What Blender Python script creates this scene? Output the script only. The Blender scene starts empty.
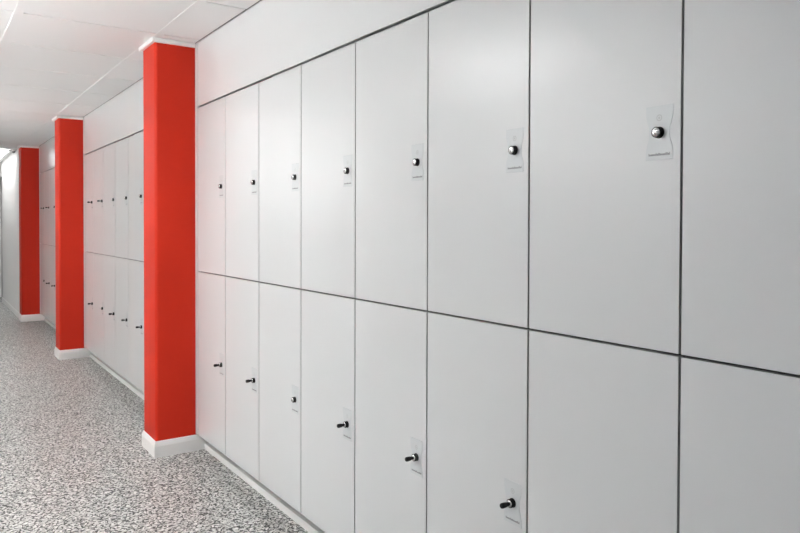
import bpy, bmesh, math, random
from mathutils import Vector, Matrix
random.seed(7)
C = bpy.context.scene.collection
PI = math.pi

# ------------------------------------------------------------------ metres
EYE = 1.417                       # camera height above the floor
ZK, ZM, ZT, ZC = 0.106, 1.1235, 2.1364, 2.5367   # locker foot, middle joint, top joint, ceiling
CW = 0.47338                      # locker column width
PQ, PD = 0.247, 0.279             # pillar: depth off the locker front, length along the corridor
P1, P2, P3 = 4.266, 7.900, 11.250 # near faces of the three pillars
XL = -2.75                        # opposite wall
Y0, Y1 = -1.55, 17.0              # corridor ends

# ------------------------------------------------------------------ materials
def mat(name, col, rough=0.5, metal=0.0, spec=0.5, emit=None, strength=0.0, coat=0.0):
    m = bpy.data.materials.new(name); m.use_nodes = True
    b = m.node_tree.nodes['Principled BSDF']
    b.inputs['Base Color'].default_value = (*col, 1)
    b.inputs['Roughness'].default_value = rough
    b.inputs['Metallic'].default_value = metal
    b.inputs['Specular IOR Level'].default_value = spec
    b.inputs['Coat Weight'].default_value = coat
    if emit:
        b.inputs['Emission Color'].default_value = (*emit, 1)
        b.inputs['Emission Strength'].default_value = strength
    return m

def add_bump(m, scale, strength, dist=0.001):
    nt = m.node_tree; b = nt.nodes['Principled BSDF']
    tc = nt.nodes.new('ShaderNodeTexCoord'); n = nt.nodes.new('ShaderNodeTexNoise')
    n.inputs['Scale'].default_value = scale; n.inputs['Detail'].default_value = 3
    bp = nt.nodes.new('ShaderNodeBump'); bp.inputs['Strength'].default_value = strength
    bp.inputs['Distance'].default_value = dist
    nt.links.new(tc.outputs['Object'], n.inputs['Vector'])
    nt.links.new(n.outputs['Fac'], bp.inputs['Height'])
    nt.links.new(bp.outputs['Normal'], b.inputs['Normal'])

M_LAM = mat('white_laminate', (0.71, 0.72, 0.725), 0.25, spec=0.5)
M_EDGE = mat('grey_edge_band', (0.30, 0.31, 0.30), 0.6)
M_BODY = mat('dark_carcass', (0.055, 0.058, 0.056), 0.7)
M_RED = mat('red_paint', (0.40, 0.0165, 0.005), 0.6, spec=0.15); add_bump(M_RED, 180, 0.08)
M_TRIM = mat('white_gloss_trim', (0.92, 0.915, 0.90), 0.35)
M_WALL = mat('white_wall_paint', (0.82, 0.82, 0.81), 0.7); add_bump(M_WALL, 220, 0.05)
M_CEIL = mat('ceiling_tile_white', (0.89, 0.89, 0.885), 0.85); add_bump(M_CEIL, 300, 0.15)
M_BLACK = mat('black_plastic', (0.004, 0.004, 0.004), 0.45, spec=0.25)
M_CHROME = mat('chrome', (0.80, 0.80, 0.80), 0.12, metal=1.0)
M_PLATE = mat('grey_lock_plate', (0.655, 0.68, 0.69), 0.25)
M_PRINT = mat('faded_grey_print', (0.27, 0.275, 0.28), 0.7)
M_FRAME = mat('white_metal_frame', (0.78, 0.78, 0.77), 0.4)
M_DIFF = mat('lamp_diffuser', (0.9, 0.9, 0.9), 0.5, emit=(1.0, 1.0, 1.0), strength=13.0)
M_GREY = mat('grey_plastic', (0.20, 0.20, 0.20), 0.5)
M_DOOR = mat('pale_grey_door_paint', (0.50, 0.50, 0.50), 0.5)

def floor_material():
    m = mat('terrazzo_flake_floor', (0.7, 0.7, 0.7), 0.38, spec=0.4)
    nt = m.node_tree; b = nt.nodes['Principled BSDF']; L = nt.links.new
    tc = nt.nodes.new('ShaderNodeTexCoord')
    wn = nt.nodes.new('ShaderNodeTexNoise'); wn.inputs['Scale'].default_value = 60; wn.inputs['Detail'].default_value = 2
    mx = nt.nodes.new('ShaderNodeVectorMath'); mx.operation = 'MULTIPLY_ADD'
    mx.inputs[1].default_value = (0.012, 0.012, 0.0)
    L(tc.outputs['Object'], wn.inputs['Vector']); L(wn.outputs['Color'], mx.inputs[0]); L(tc.outputs['Object'], mx.inputs[2])
    v = nt.nodes.new('ShaderNodeTexVoronoi'); v.inputs['Scale'].default_value = 92; v.feature = 'F1'
    L(mx.outputs[0], v.inputs['Vector'])
    sp = nt.nodes.new('ShaderNodeSeparateColor'); L(v.outputs['Color'], sp.inputs[0])
    cr = nt.nodes.new('ShaderNodeValToRGB'); cr.color_ramp.interpolation = 'CONSTANT'
    el = cr.color_ramp.elements
    el[0].position = 0.0; el[0].color = (0.15, 0.155, 0.15, 1)
    el[1].position = 0.10; el[1].color = (0.30, 0.305, 0.295, 1)
    for p, c in ((0.20, (0.50, 0.51, 0.495)), (0.42, (0.60, 0.61, 0.59)), (0.66, (0.68, 0.685, 0.665)), (0.85, (0.82, 0.82, 0.80))):
        e = el.new(p); e.color = (*c, 1)
    L(sp.outputs[0], cr.inputs[0])
    # dark slivers of binder showing here and there between the chips
    v2 = nt.nodes.new('ShaderNodeTexVoronoi'); v2.inputs['Scale'].default_value = 42; v2.feature = 'DISTANCE_TO_EDGE'
    L(mx.outputs[0], v2.inputs['Vector'])
    n2 = nt.nodes.new('ShaderNodeTexNoise'); n2.inputs['Scale'].default_value = 75; n2.inputs['Detail'].default_value = 1
    L(tc.outputs['Object'], n2.inputs['Vector'])
    thr = nt.nodes.new('ShaderNodeMapRange'); thr.inputs[1].default_value = 0.42; thr.inputs[2].default_value = 0.66
    thr.inputs[3].default_value = 0.0; thr.inputs[4].default_value = 0.165
    L(n2.outputs['Fac'], thr.inputs[0])
    lt = nt.nodes.new('ShaderNodeMath'); lt.operation = 'LESS_THAN'
    L(v2.outputs['Distance'], lt.inputs[0]); L(thr.outputs[0], lt.inputs[1])
    mc = nt.nodes.new('ShaderNodeMix'); mc.data_type = 'RGBA'
    L(lt.outputs[0], mc.inputs[0]); L(cr.outputs[0], mc.inputs[6]); mc.inputs[7].default_value = (0.022, 0.024, 0.023, 1)
    L(mc.outputs[2], b.inputs['Base Color'])
    return m
M_FLOOR = floor_material()

# ------------------------------------------------------------------ helpers
def quad_box(bm, x0, x1, y0, y1, z0, z1, mi=0):
    vs = [bm.verts.new(p) for p in ((x0,y0,z0),(x1,y0,z0),(x1,y1,z0),(x0,y1,z0),(x0,y0,z1),(x1,y0,z1),(x1,y1,z1),(x0,y1,z1))]
    fs = []
    for ids in ((3,2,1,0),(4,5,6,7),(0,1,5,4),(1,2,6,5),(2,3,7,6),(3,0,4,7)):
        f = bm.faces.new([vs[i] for i in ids]); f.material_index = mi; fs.append(f)
    return fs

def box_bm(*b, bevel=0.0, seg=2):
    bm = bmesh.new(); quad_box(bm, *b)
    if bevel: bmesh.ops.bevel(bm, geom=bm.edges[:], offset=bevel, segments=seg, affect='EDGES', profile=0.5)
    return bm

def mesh_of(name, bm, *mats, smooth=None):
    bmesh.ops.recalc_face_normals(bm, faces=bm.faces[:])
    me = bpy.data.meshes.new(name); bm.to_mesh(me); bm.free()
    for m in mats: me.materials.append(m)
    if smooth is not None:
        for p in me.polygons: p.use_smooth = True
        me.set_sharp_from_angle(angle=math.radians(smooth))
    return me

def link(name, me, parent=None, loc=(0,0,0)):
    o = bpy.data.objects.new(name, me); C.objects.link(o); o.location = loc
    if parent: o.parent = parent
    return o

def tag(o, label, cat, group=None):
    o['label'] = label; o['category'] = cat
    if group: o['group'] = group
    return o

def thing(name, label, cat, loc, group=None):
    o = bpy.data.objects.new(name, None); C.objects.link(o); o.location = loc
    o.empty_display_size = 0.1
    return tag(o, label, cat, group)

def structure(name, bm, *mats, smooth=None, loc=(0,0,0)):
    o = link(name, mesh_of(name, bm, *mats, smooth=smooth), None, loc); o['kind'] = 'structure'; return o

def lathe_x(bm, prof, n=24, mi=None):
    """revolve (distance out of the door front, radius) about the axis that leaves the door (-x)."""
    rings = []
    for d, r in prof:
        if r < 1e-6: rings.append([bm.verts.new((-d, 0, 0))])
        else: rings.append([bm.verts.new((-d, r*math.cos(2*PI*k/n), r*math.sin(2*PI*k/n))) for k in range(n)])
    for i, (a, b) in enumerate(zip(rings, rings[1:])):
        for k in range(n):
            k2 = (k+1) % n
            if len(a) == 1 and len(b) == 1: continue
            if len(a) == 1: f = bm.faces.new((a[0], b[k], b[k2]))
            elif len(b) == 1: f = bm.faces.new((a[k], a[k2], b[0]))
            else: f = bm.faces.new((a[k], a[k2], b[k2], b[k]))
            if mi: f.material_index = mi[i]

# ------------------------------------------------------------------ room shell
structure('floor', box_bm(XL-0.1, 0.6, Y0-0.1, Y1+0.1, -0.08, 0.0), M_FLOOR)
structure('wall_left', box_bm(XL-0.12, XL, Y0-0.1, Y1+0.1, 0, ZC+0.1), M_WALL)
structure('wall_right', box_bm(0.52, 0.62, Y0-0.1, P3+PD, 0, ZC+0.1), M_WALL)
structure('wall_back', box_bm(XL, 0.52, Y0-0.12, Y0, 0, ZC+0.1), M_WALL)
structure('wall_far', box_bm(XL, 0.62, Y1, Y1+0.12, 0, ZC+0.1), M_WALL)
# the plain wall beyond the last pillar stands flush with the pillars; a doorway is let into it
DX = -0.222; DY0, DY1, DH = 14.30, 15.20, 2.26
bm = bmesh.new()
quad_box(bm, DX, 0.60, P3+PD+0.002, DY0, 0, ZC+0.1)
quad_box(bm, DX, 0.60, DY1, Y1, 0, ZC+0.1)
quad_box(bm, DX, 0.60, DY0, DY1, DH, ZC+0.1)
structure('wall_right_far', bm, M_WALL)
structure('door_1', box_bm(DX+0.05, DX+0.09, DY0+0.005, DY1-0.005, 0.005, DH-0.005, bevel=0.002), M_DOOR)
for nm, b in (('baseboard_right', (DX-0.012, DX-0.0005, P3+PD+0.02, DY0-0.01, 0.0005, 0.085)),
              ('baseboard_left', (XL+0.0005, XL+0.012, Y0, Y1, 0.0005, 0.085))):
    structure(nm, box_bm(*b, bevel=0.003), M_TRIM)

# suspended ceiling: tiles as one mesh with shadow joints, runners along the corridor
TX = [-0.24 - 0.734*k for k in range(5)]          # runner lines
TY = [4.18 + 0.742*k for k in range(-8, 18)]      # cross joints
# lamps that replace a tile: (runner bay, tile row start index)
def ty(k): return 4.18 + 0.742*k
LAMP_ROWS = [(-2, -0), (5, 7), (10.6, 13.6)]
bm = bmesh.new()
quad_box(bm, XL, 0.52, Y0, Y1, ZC+0.012, ZC+0.10)
xs = [0.52] + TX
for i in range(len(xs)-1):
    a, b = xs[i+1], xs[i]
    a = max(a, XL)
    if b <= a: continue
    for y in TY: quad_box(bm, a+0.004, b-0.004, y-0.0060, y+0.0060, ZC+0.005, ZC+0.011, 1)
    ys = [Y0] + TY + [Y1]
    for y0, y1 in zip(ys, ys[1:]):
        if y1-y0 < 0.02: continue
        g = 0.003
        dz = random.uniform(-0.0012, 0.0012)
        quad_box(bm, a+g, b-g, y0+0.0085, y1-0.0085, ZC+dz, ZC+0.0125)
structure('ceiling', bm, M_CEIL, M_FRAME)
n = 1
for x in TX[:4]:
    bm = bmesh.new()
    quad_box(bm, x-0.022, x+0.022, Y0, Y1, ZC-0.0030, ZC+0.006)
    structure('trim_%d' % n, bm, M_CEIL); n += 1
structure('trim_%d' % n, box_bm(-0.006, 0.0, Y0, P3, ZC-0.003, ZC+0.004), M_GREY)   # shadow bead where lockers meet ceiling

# ------------------------------------------------------------------ lamps
def lamp_mat(strength, tint=(1.0, 1.0, 1.0)):
    m = M_DIFF.copy(); m.node_tree.nodes['Principled BSDF'].inputs['Emission Strength'].default_value = strength
    m.node_tree.nodes['Principled BSDF'].inputs['Emission Color'].default_value = (*tint, 1)
    return m
def ceiling_lamp(x0, x1, y0, y1, label, strength):
    t = thing('ceiling_light', label, 'ceiling light', ((x0+x1)/2, (y0+y1)/2, ZC-0.012))
    hx, hy = (x1-x0)/2, (y1-y0)/2
    bm = bmesh.new(); w = 0.022
    quad_box(bm, -hx, hx, -hy, -hy+w, -0.012, 0.004); quad_box(bm, -hx, hx, hy-w, hy, -0.012, 0.004)
    quad_box(bm, -hx, -hx+w, -hy+w, hy-w, -0.012, 0.004); quad_box(bm, hx-w, hx, -hy+w, hy-w, -0.012, 0.004)
    link('frame', mesh_of('lamp_frame', bm, M_FRAME), t)
    link('diffuser', mesh_of('lamp_diffuser', box_bm(-hx+w, hx-w, -hy+w, hy-w, -0.007, 0.001), lamp_mat(strength)), t)
def added_wall_lamp(y0, y1, z, label, down, up, tint=(1.0, 1.0, 1.0)):
    """added trough lamp on the unseen opposite wall, for fill light: throws most of its light up onto the ceiling."""
    hy = (y1-y0)/2; d = 0.20; x = XL+0.002
    t = thing('added_wall_light', label, 'wall lamp', (x, (y0+y1)/2, z))
    bm = bmesh.new()
    quad_box(bm, 0, 0.02, -hy, hy, 0, 0.11)
    for sy in (-1, 1): quad_box(bm, 0.02, d, min(sy*hy, sy*(hy-0.012)), max(sy*hy, sy*(hy-0.012)), 0, 0.11)
    quad_box(bm, d-0.012, d, -hy+0.012, hy-0.012, 0.03, 0.11)
    quad_box(bm, 0.02, d-0.012, -hy+0.012, hy-0.012, 0.05, 0.06)
    link('housing', mesh_of('housing', bm, M_FRAME), t)
    link('upper_diffuser', mesh_of('upper_diffuser', box_bm(0.021, d-0.013, -hy+0.013, hy-0.013, 0.085, 0.095), lamp_mat(up, tint)), t)
    link('lower_diffuser', mesh_of('lower_diffuser', box_bm(0.021, d-0.002, -hy+0.013, hy-0.013, 0.002, 0.028, bevel=0.008), lamp_mat(down, tint)), t)
added_wall_lamp(2.3, 4.5, 1.78, 'long added fill lamp on the unseen opposite wall, across from the nearest lockers', 6, 108)  # added out of view to brighten the near lockers and ceiling
added_wall_lamp(6.9, 8.9, 1.78, 'long added fill lamp on the unseen opposite wall, across from the middle red pillar', 8, 108)  # added out of view to lift the middle bay and its ceiling
added_wall_lamp(-1.3, -0.4, 1.78, 'short added cool white fill lamp on the unseen opposite wall behind the viewer', 2, 9, (0.70, 0.74, 1.0))  # added behind the camera as bluish fill for the nearest lockers
ceiling_lamp(-2.15, -1.62, 2.9, 3.9, 'added unseen flat panel lamp in the ceiling before the nearest red pillar', 15.0)  # added out of frame for locker highlights and soft shadows under the keys
ceiling_lamp(-0.95, -0.29, 12.0, 14.4, 'glowing flat panel lamp in the ceiling past the farthest red pillar', 5.0)

# small grey fitting on the ceiling by the far lamp
t = thing('ceiling_sensor', 'small grey sensor on the ceiling past the farthest red pillar', 'sensor', (-0.262, 11.93, ZC))
bm = bmesh.new()
r = bmesh.ops.create_cone(bm, cap_ends=True, segments=20, radius1=0.034, radius2=0.045, depth=0.03)
bmesh.ops.translate(bm, verts=bm.verts[:], vec=(0, 0, -0.0165))
link('base', mesh_of('sensor_base', bm, M_FRAME, smooth=40), t)
bm = bmesh.new(); bmesh.ops.create_uvsphere(bm, u_segments=16, v_segments=10, radius=0.024)
bmesh.ops.translate(bm, verts=bm.verts[:], vec=(0, 0, -0.034))
link('lens', mesh_of('sensor_lens', bm, M_GREY, smooth=60), t)

# ------------------------------------------------------------------ lockers
GAP = 0.0030
def door_mesh(name, z0, z1):
    """door leaf: white faces with grey banding on its four edges; origin on its near lower front corner."""
    y0, y1 = GAP, CW-GAP
    bm = bmesh.new(); quad_box(bm, 0, 0.019, y0, y1, z0, z1)
    es = [e for e in bm.edges if all(abs(v.co.x) < 1e-6 for v in e.verts)]
    bmesh.ops.bevel(bm, geom=es, offset=0.0009, segments=1, affect='EDGES')
    bm.normal_update()
    for f in bm.faces:
        if abs(f.normal.x) < 0.2: f.material_index = 1
    return mesh_of(name, bm, M_LAM, M_EDGE)

def body_mesh(name, h):
    """open-fronted box of 16 mm board."""
    t = 0.016; bm = bmesh.new()
    a, b = 0.0004, CW-0.0004
    quad_box(bm, 0.021, 0.47, a, a+t, 0.0004, h-0.0004); quad_box(bm, 0.021, 0.47, b-t, b, 0.0004, h-0.0004)
    quad_box(bm, 0.021, 0.47, a+t, b-t, 0.0004, t); quad_box(bm, 0.021, 0.47, a+t, b-t, h-t, h-0.0004)
    quad_box(bm, 0.46, 0.47, a+t, b-t, t, h-t)
    return mesh_of(name, bm, M_BODY)

HL, HU = ZM-ZK, ZT-ZM
ME_DOOR_L = door_mesh('lower_door', 0.0, HL-0.0030)
ME_DOOR_U = door_mesh('upper_door', 0.0030, HU-0.0062)
ME_BODY_L, ME_BODY_U = body_mesh('lower_body', HL), body_mesh('upper_body', HU)

def plate_mesh():
    """hourglass lock plate, 72 x 124 mm, 1.2 mm thick, in the plane of the door."""
    right = [(0.036, -0.063), (0.036, -0.044), (0.0335, -0.030), (0.0285, -0.016), (0.0265, 0.0), (0.0275, 0.012), (0.0315, 0.024), (0.0345, 0.034), (0.036, 0.044), (0.036, 0.062)]
    pts = right + [(-y, z) for y, z in reversed(right)]
    bm = bmesh.new()
    a = [bm.verts.new((0.0, y, z)) for y, z in pts]; b = [bm.verts.new((-0.0010, y*0.985, z*0.99)) for y, z in pts]
    bm.faces.new(a); bm.faces.new(b[::-1])
    for i in range(len(pts)):
        j = (i+1) % len(pts); bm.faces.new((a[i], a[j], b[j], b[i]))
    return mesh_of('lock_plate', bm, M_PLATE)

def print_mesh():
    """the worn line of small print at the foot of the plate and the faint mark above the lock."""
    bm = bmesh.new(); rnd = random.Random(3); y = -0.0285
    while y < 0.027:
        w = rnd.choice((0.0016, 0.0022, 0.0028)); h = rnd.choice((0.0042, 0.0042, 0.0060))
        quad_box(bm, -0.0013, -0.0008, y, y+w, -0.0530, -0.0530+h); y += w + 0.0008
    return mesh_of('small_print', bm, M_PRINT)

def mark_mesh():
    bm = bmesh.new(); n = 20
    for r0, r1 in ((0.0055, 0.0075), (0.0, 0.0025)):
        for k in range(n):
            a0, a1 = 2*PI*k/n, 2*PI*(k+1)/n
            p = [(r0*math.cos(a0), r0*math.sin(a0)), (r1*math.cos(a0), r1*math.sin(a0)), (r1*math.cos(a1), r1*math.sin(a1)), (r0*math.cos(a1), r0*math.sin(a1))]
            if r0 == 0: p = p[1:] + [(0, 0)]
            try: bm.faces.new([bm.verts.new((-0.0012, q[0], 0.034+q[1])) for q in p])
            except ValueError: pass
    return mesh_of('mark', bm, M_MARK)
M_MARK = mat('faint_grey_mark', (0.46, 0.475, 0.48), 0.5)

def cylinder_mesh():
    bm = bmesh.new()
    lathe_x(bm, [(0.0, 0.0135), (0.002, 0.0135), (0.003, 0.0126), (0.0135, 0.0124), (0.0145, 0.0112), (0.0140, 0.0108)], 28)
    return mesh_of('lock_cylinder', bm, M_BLACK, smooth=35)

def face_mesh():
    bm = bmesh.new()
    lathe_x(bm, [(0.0132, 0.0108), (0.0150, 0.0104), (0.0166, 0.0080), (0.0174, 0.0045), (0.0177, 0.0)], 28)
    return mesh_of('lock_face', bm, M_CHROME, smooth=60)

def slot_mesh():
    return mesh_of('key_slot', box_bm(-0.0183, -0.0160, -0.0010, 0.0010, -0.0062, 0.0030), M_BLACK)

def key_mesh():
    """black key: shank out of the lock, neck ring and a rounded barrel-shaped grip."""
    bm = bmesh.new()
    lathe_x(bm, [(0.0165, 0.0), (0.0165, 0.0058), (0.0215, 0.0060), (0.0225, 0.0048), (0.0255, 0.0046), (0.0265, 0.0070), (0.036, 0.0080), (0.0435, 0.0078), (0.0460, 0.0062), (0.0468, 0.0)], 20)
    return mesh_of('key', bm, M_BLACK, smooth=40)

ME = dict(plate=plate_mesh(), small=print_mesh(), mark=mark_mesh(), cyl=cylinder_mesh(), face=face_mesh(), slot=slot_mesh(), key=key_mesh())
LOCK_Y = 0.057                      # lock centre from the near edge of its door

def build_locker(upper, keyed):
    o = bpy.data.objects.new('locker', None); C.objects.link(o); o.empty_display_size = 0.1
    link('body', ME_BODY_U if upper else ME_BODY_L, o)
    d = link('door', ME_DOOR_U if upper else ME_DOOR_L, o)
    lz = (1.6308 - ZM) if upper else (0.6132 - ZK)
    p = (0, LOCK_Y, lz)
    link('lock_plate', ME['plate'], d, p)
    link('small_print', ME['small'], d, p); link('printed_mark', ME['mark'], d, p)
    link('lock_cylinder', ME['cyl'], d, p)
    f = link('lock_face', ME['face'], d, p); f['label'] = 'chrome lock face'
    if keyed: link('key', ME['key'], d, p)['label'] = 'black key left in the lock'
    else: link('key_slot', ME['slot'], d, p)
    return o
PROTO = {(u, k): build_locker(u, k) for u in (0, 1) for k in (0, 1)}
USED = set()
def copy_tree(o, parent=None):
    c = o.copy(); C.objects.link(c)
    if parent: c.parent = parent
    for ch in list(o.children): copy_tree(ch, c)
    return c
def place_locker(upper, keyed, y, label, group):
    key = (upper, keyed)
    if key in USED: o = copy_tree(PROTO[key])
    else: o = PROTO[key]; USED.add(key)
    o.location = (0, y, ZM if upper else ZK)
    return tag(o, label, 'locker', group)

ORD = ['first', 'second', 'third', 'fourth', 'fifth', 'sixth', 'seventh', 'eighth', 'ninth', 'tenth', 'eleventh']
def lockers(near_edges, upper_keys, lower_keys, where, group, extra={}):
    for i, y in enumerate(near_edges):
        for up in (1, 0):
            k = int(i in (upper_keys if up else lower_keys))
            lb = extra.get((i, up))
            if lb is None:
                tail = ', black key in its lock' if k else ', no key in its lock'
                lb = '%s %s white locker %s%s' % (ORD[i], 'upper' if up else 'lower', where, tail)
            place_locker(up, k, y, lb, group)

# nearest bay, counted from the nearest pillar towards the camera
S0 = 0.91833
edges1 = [S0 + CW*k for k in range(6, -4, -1)]
ex = {(6, 1): 'upper white locker with the largest lock in view, seventh from the nearest red pillar',
      (6, 0): 'seventh lower white locker from the nearest red pillar, no lock in view',
      (7, 1): 'upper white locker cut by the right edge, plain door without a visible lock',
      (7, 0): 'lower white locker cut by the right edge, plain door without a visible lock'}
lockers(edges1, (), (0, 1, 3, 4, 5, 6, 7, 8), 'right of the nearest red pillar', 'white lockers in the nearest bay', ex)
# middle bay, counted from the middle pillar towards the camera
B2 = 7.872
edges2 = [B2 - CW*(k+1) for k in range(7)]
ex = {(5, 1): 'upper white locker hidden behind the nearest red pillar, farther of two', (5, 0): 'lower white locker hidden behind the nearest red pillar, farther of two',
      (6, 1): 'upper white locker hidden behind the nearest red pillar, touching the pillar', (6, 0): 'lower white locker hidden behind the nearest red pillar, touching the pillar'}
lockers(edges2, (0, 1), (0, 2, 3, 4, 5), 'right of the middle red pillar', 'white lockers in the middle bay', ex)
# far bay, counted from the farthest pillar towards the camera
B3 = 11.215
edges3 = [B3 - CW*(k+1) for k in range(6)]
ex = {}
for i, w in ((3, 'farthest'), (4, 'middle one'), (5, 'nearest')):
    for up in (1, 0):
        ex[(i, up)] = '%s white locker hidden behind the middle red pillar, %s of three' % ('upper' if up else 'lower', w)
lockers(edges3, (0, 1), (1, 2), 'right of the farthest red pillar', 'white lockers in the far bay', ex)

# plinths, fascias, fillers of each bay
BAYS = [(edges1[-1], edges1[0]+CW, 'nearest', P1), (edges2[-1], B2, 'middle', P2), (edges3[-1], B3, 'farthest', P3)]
PREV = [None, P1+PD, P2+PD]
def plinth_bm(y0, y1):
    bm = bmesh.new()
    quad_box(bm, 0.05, 0.066, y0, y1, 0.0005, 0.037); quad_box(bm, 0.066, 0.13, y0, y1, 0.0005, 0.033)
    quad_box(bm, 0.13, 0.146, y0, y1, 0.0005, ZK-0.0005)
    return bm
for (y0, y1, nm, pf), pv in zip(BAYS, PREV):
    ya = y0 if pv is None else pv+0.001
    yb = pf-0.001
    tag(link('plinth', mesh_of('plinth', plinth_bm(ya+(0.0100 if pv else 0), yb-0.0100), M_TRIM)),
        'long low white plinth under the lockers before the %s red pillar' % nm, 'plinth', 'plinths under the lockers')
    bm = bmesh.new(); quad_box(bm, 0, 0.019, y0, y1-0.002, ZT+0.0052, ZC-0.0045)
    bmesh.ops.bevel(bm, geom=[e for e in bm.edges if all(abs(v.co.x) < 1e-6 for v in e.verts)], offset=0.0009, segments=1, affect='EDGES')
    tag(link('fascia_panel', mesh_of('fascia_panel', bm, M_LAM)),
        'long plain white panel above the lockers before the %s red pillar' % nm, 'panel', 'white panels above the lockers')
    t0 = y1 + 0.0005
    tag(link('filler_strip', mesh_of('filler_strip', box_bm(-0.004, 0.30, t0, yb, ZK, ZC-0.0046, bevel=0.0015, seg=2), M_LAM)),
        'narrow white filler strip between lockers and the %s red pillar' % nm, 'filler strip', 'filler strips beside the pillars')
    if pv and y0-ya > 0.03:
        tag(link('filler_strip', mesh_of('filler_strip', box_bm(-0.004, 0.30, ya, y0-0.0005, ZK, ZC-0.0046, bevel=0.0015, seg=2), M_LAM)),
            'narrow white filler strip hidden behind the %s red pillar' % {'middle': 'nearest', 'farthest': 'middle'}[nm], 'filler strip', 'filler strips beside the pillars')

# ------------------------------------------------------------------ pillars
def shaft_bm(PQ):
    bm = bmesh.new(); quad_box(bm, -PQ, 0.515, 0, PD, 0.0, ZC-0.0045)
    es = [e for e in bm.edges if abs(e.verts[0].co.x+PQ) < 1e-6 and abs(e.verts[1].co.x+PQ) < 1e-6 and abs(e.verts[0].co.z-e.verts[1].co.z) > 1]
    bmesh.ops.bevel(bm, geom=es, offset=0.020, segments=6, affect='EDGES', profile=0.5)
    return bm
def collar_bm(PQ, z0, z1, out, x1, bev):
    """three-sided band round the free faces of the pillar, with a softened outer lip."""
    bm = bmesh.new()
    o = [(x1, -out), (-PQ-out, -out), (-PQ-out, PD+out), (x1, PD+out)]
    i = [(x1, -0.0), (-PQ, -0.0), (-PQ, PD), (x1, PD)]
    rows = []
    for z in (z0, z1):
        rows.append(([bm.verts.new((x, y, z)) for x, y in o], [bm.verts.new((x, y, z)) for x, y in i]))
    (o0, i0), (o1, i1) = rows
    for k in range(3):
        bm.faces.new((o0[k], o0[k+1], o1[k+1], o1[k])); bm.faces.new((i0[k], i1[k], i1[k+1], i0[k+1]))
        bm.faces.new((o1[k], o1[k+1], i1[k+1], i1[k])); bm.faces.new((o0[k], i0[k], i0[k+1], o0[k+1]))
    for k in (0, 3): bm.faces.new((o0[k], o1[k], i1[k], i0[k]))
    bmesh.ops.recalc_face_normals(bm, faces=bm.faces[:])
    sel = [e for e in bm.edges if all(v in o0+o1 for v in e.verts)]
    bmesh.ops.bevel(bm, geom=sel, offset=bev, segments=3, affect='EDGES', profile=0.5)
    return bm
def skirt_bm(PQ):
    prof = [(0.0, 0.0), (0.010, 0.0), (0.010, 0.070), (0.0088, 0.0735), (0.003, 0.097), (0.0, 0.099)]
    x1 = 0.129; bm = bmesh.new(); cols = []
    for k in range(4):
        row = []
        for d, z in prof:
            x = x1 if k in (0, 3) else -PQ-d
            row.append(bm.verts.new((x, -d if k < 2 else PD+d, z)))
        cols.append(row)
    m = len(prof)
    for a, b in zip(cols, cols[1:]):
        for i in range(m):
            j = (i+1) % m; bm.faces.new((a[i], b[i], b[j], a[j]))
    bm.faces.new(cols[0]); bm.faces.new(cols[3][::-1])
    return bm
for y, pq, nm in ((P1, 0.247, 'nearest and largest red pillar, square with white skirting and white crown'),
              (P2, 0.236, 'middle red pillar, second of the three along the locker wall'),
              (P3, 0.237, 'farthest and darkest red pillar, at the end of the lockers')):
    t = thing('pillar', nm, 'pillar', (0, y, 0), 'red square pillars between the locker bays')
    link('shaft', mesh_of('shaft', shaft_bm(pq), M_RED, smooth=30), t)
    link('skirting', mesh_of('skirting', skirt_bm(pq), M_TRIM), t)['label'] = 'white skirting band'
    link('crown_trim', mesh_of('crown_trim', collar_bm(pq, ZC-0.030, ZC-0.0045, 0.018, -0.0065, 0.002), M_TRIM), t)['label'] = 'white crown trim'

# ------------------------------------------------------------------ world, camera, view
w = bpy.data.worlds.new('world'); bpy.context.scene.world = w; w.use_nodes = True
w.node_tree.nodes['Background'].inputs[0].default_value = (0.8, 0.85, 0.9, 1)
w.node_tree.nodes['Background'].inputs[1].default_value = 0.05

F_PX, YAW, PITCH, ROLL, PPY = 691.17, 0.60435, 0.01625, 0.00298, -30.76
c, s = math.cos(YAW), math.sin(YAW)
F = Vector((s*math.cos(PITCH), c*math.cos(PITCH), -math.sin(PITCH)))
R = Vector((c, -s, 0)); U = R.cross(F)
R2 = R*math.cos(ROLL) + U*math.sin(ROLL); U2 = -R*math.sin(ROLL) + U*math.cos(ROLL)
cam = bpy.data.cameras.new('camera'); co = bpy.data.objects.new('camera', cam); C.objects.link(co)
mw = Matrix((R2, U2, -F)).transposed().to_4x4(); mw.translation = Vector((-1.4, 0, EYE))
co.matrix_world = mw
cam.sensor_width = 36.0; cam.lens = F_PX*36/800; cam.shift_y = PPY/800; cam.clip_start = 0.02
sc = bpy.context.scene; sc.camera = co
sc.view_settings.view_transform = 'Standard'; sc.view_settings.look = 'None'
sc.view_settings.gamma = 1.0; sc.view_settings.use_curve_mapping = False
sc.view_settings.exposure = 0.06
sc.cycles.max_bounces = 12; sc.cycles.diffuse_bounces = 8; sc.cycles.glossy_bounces = 6
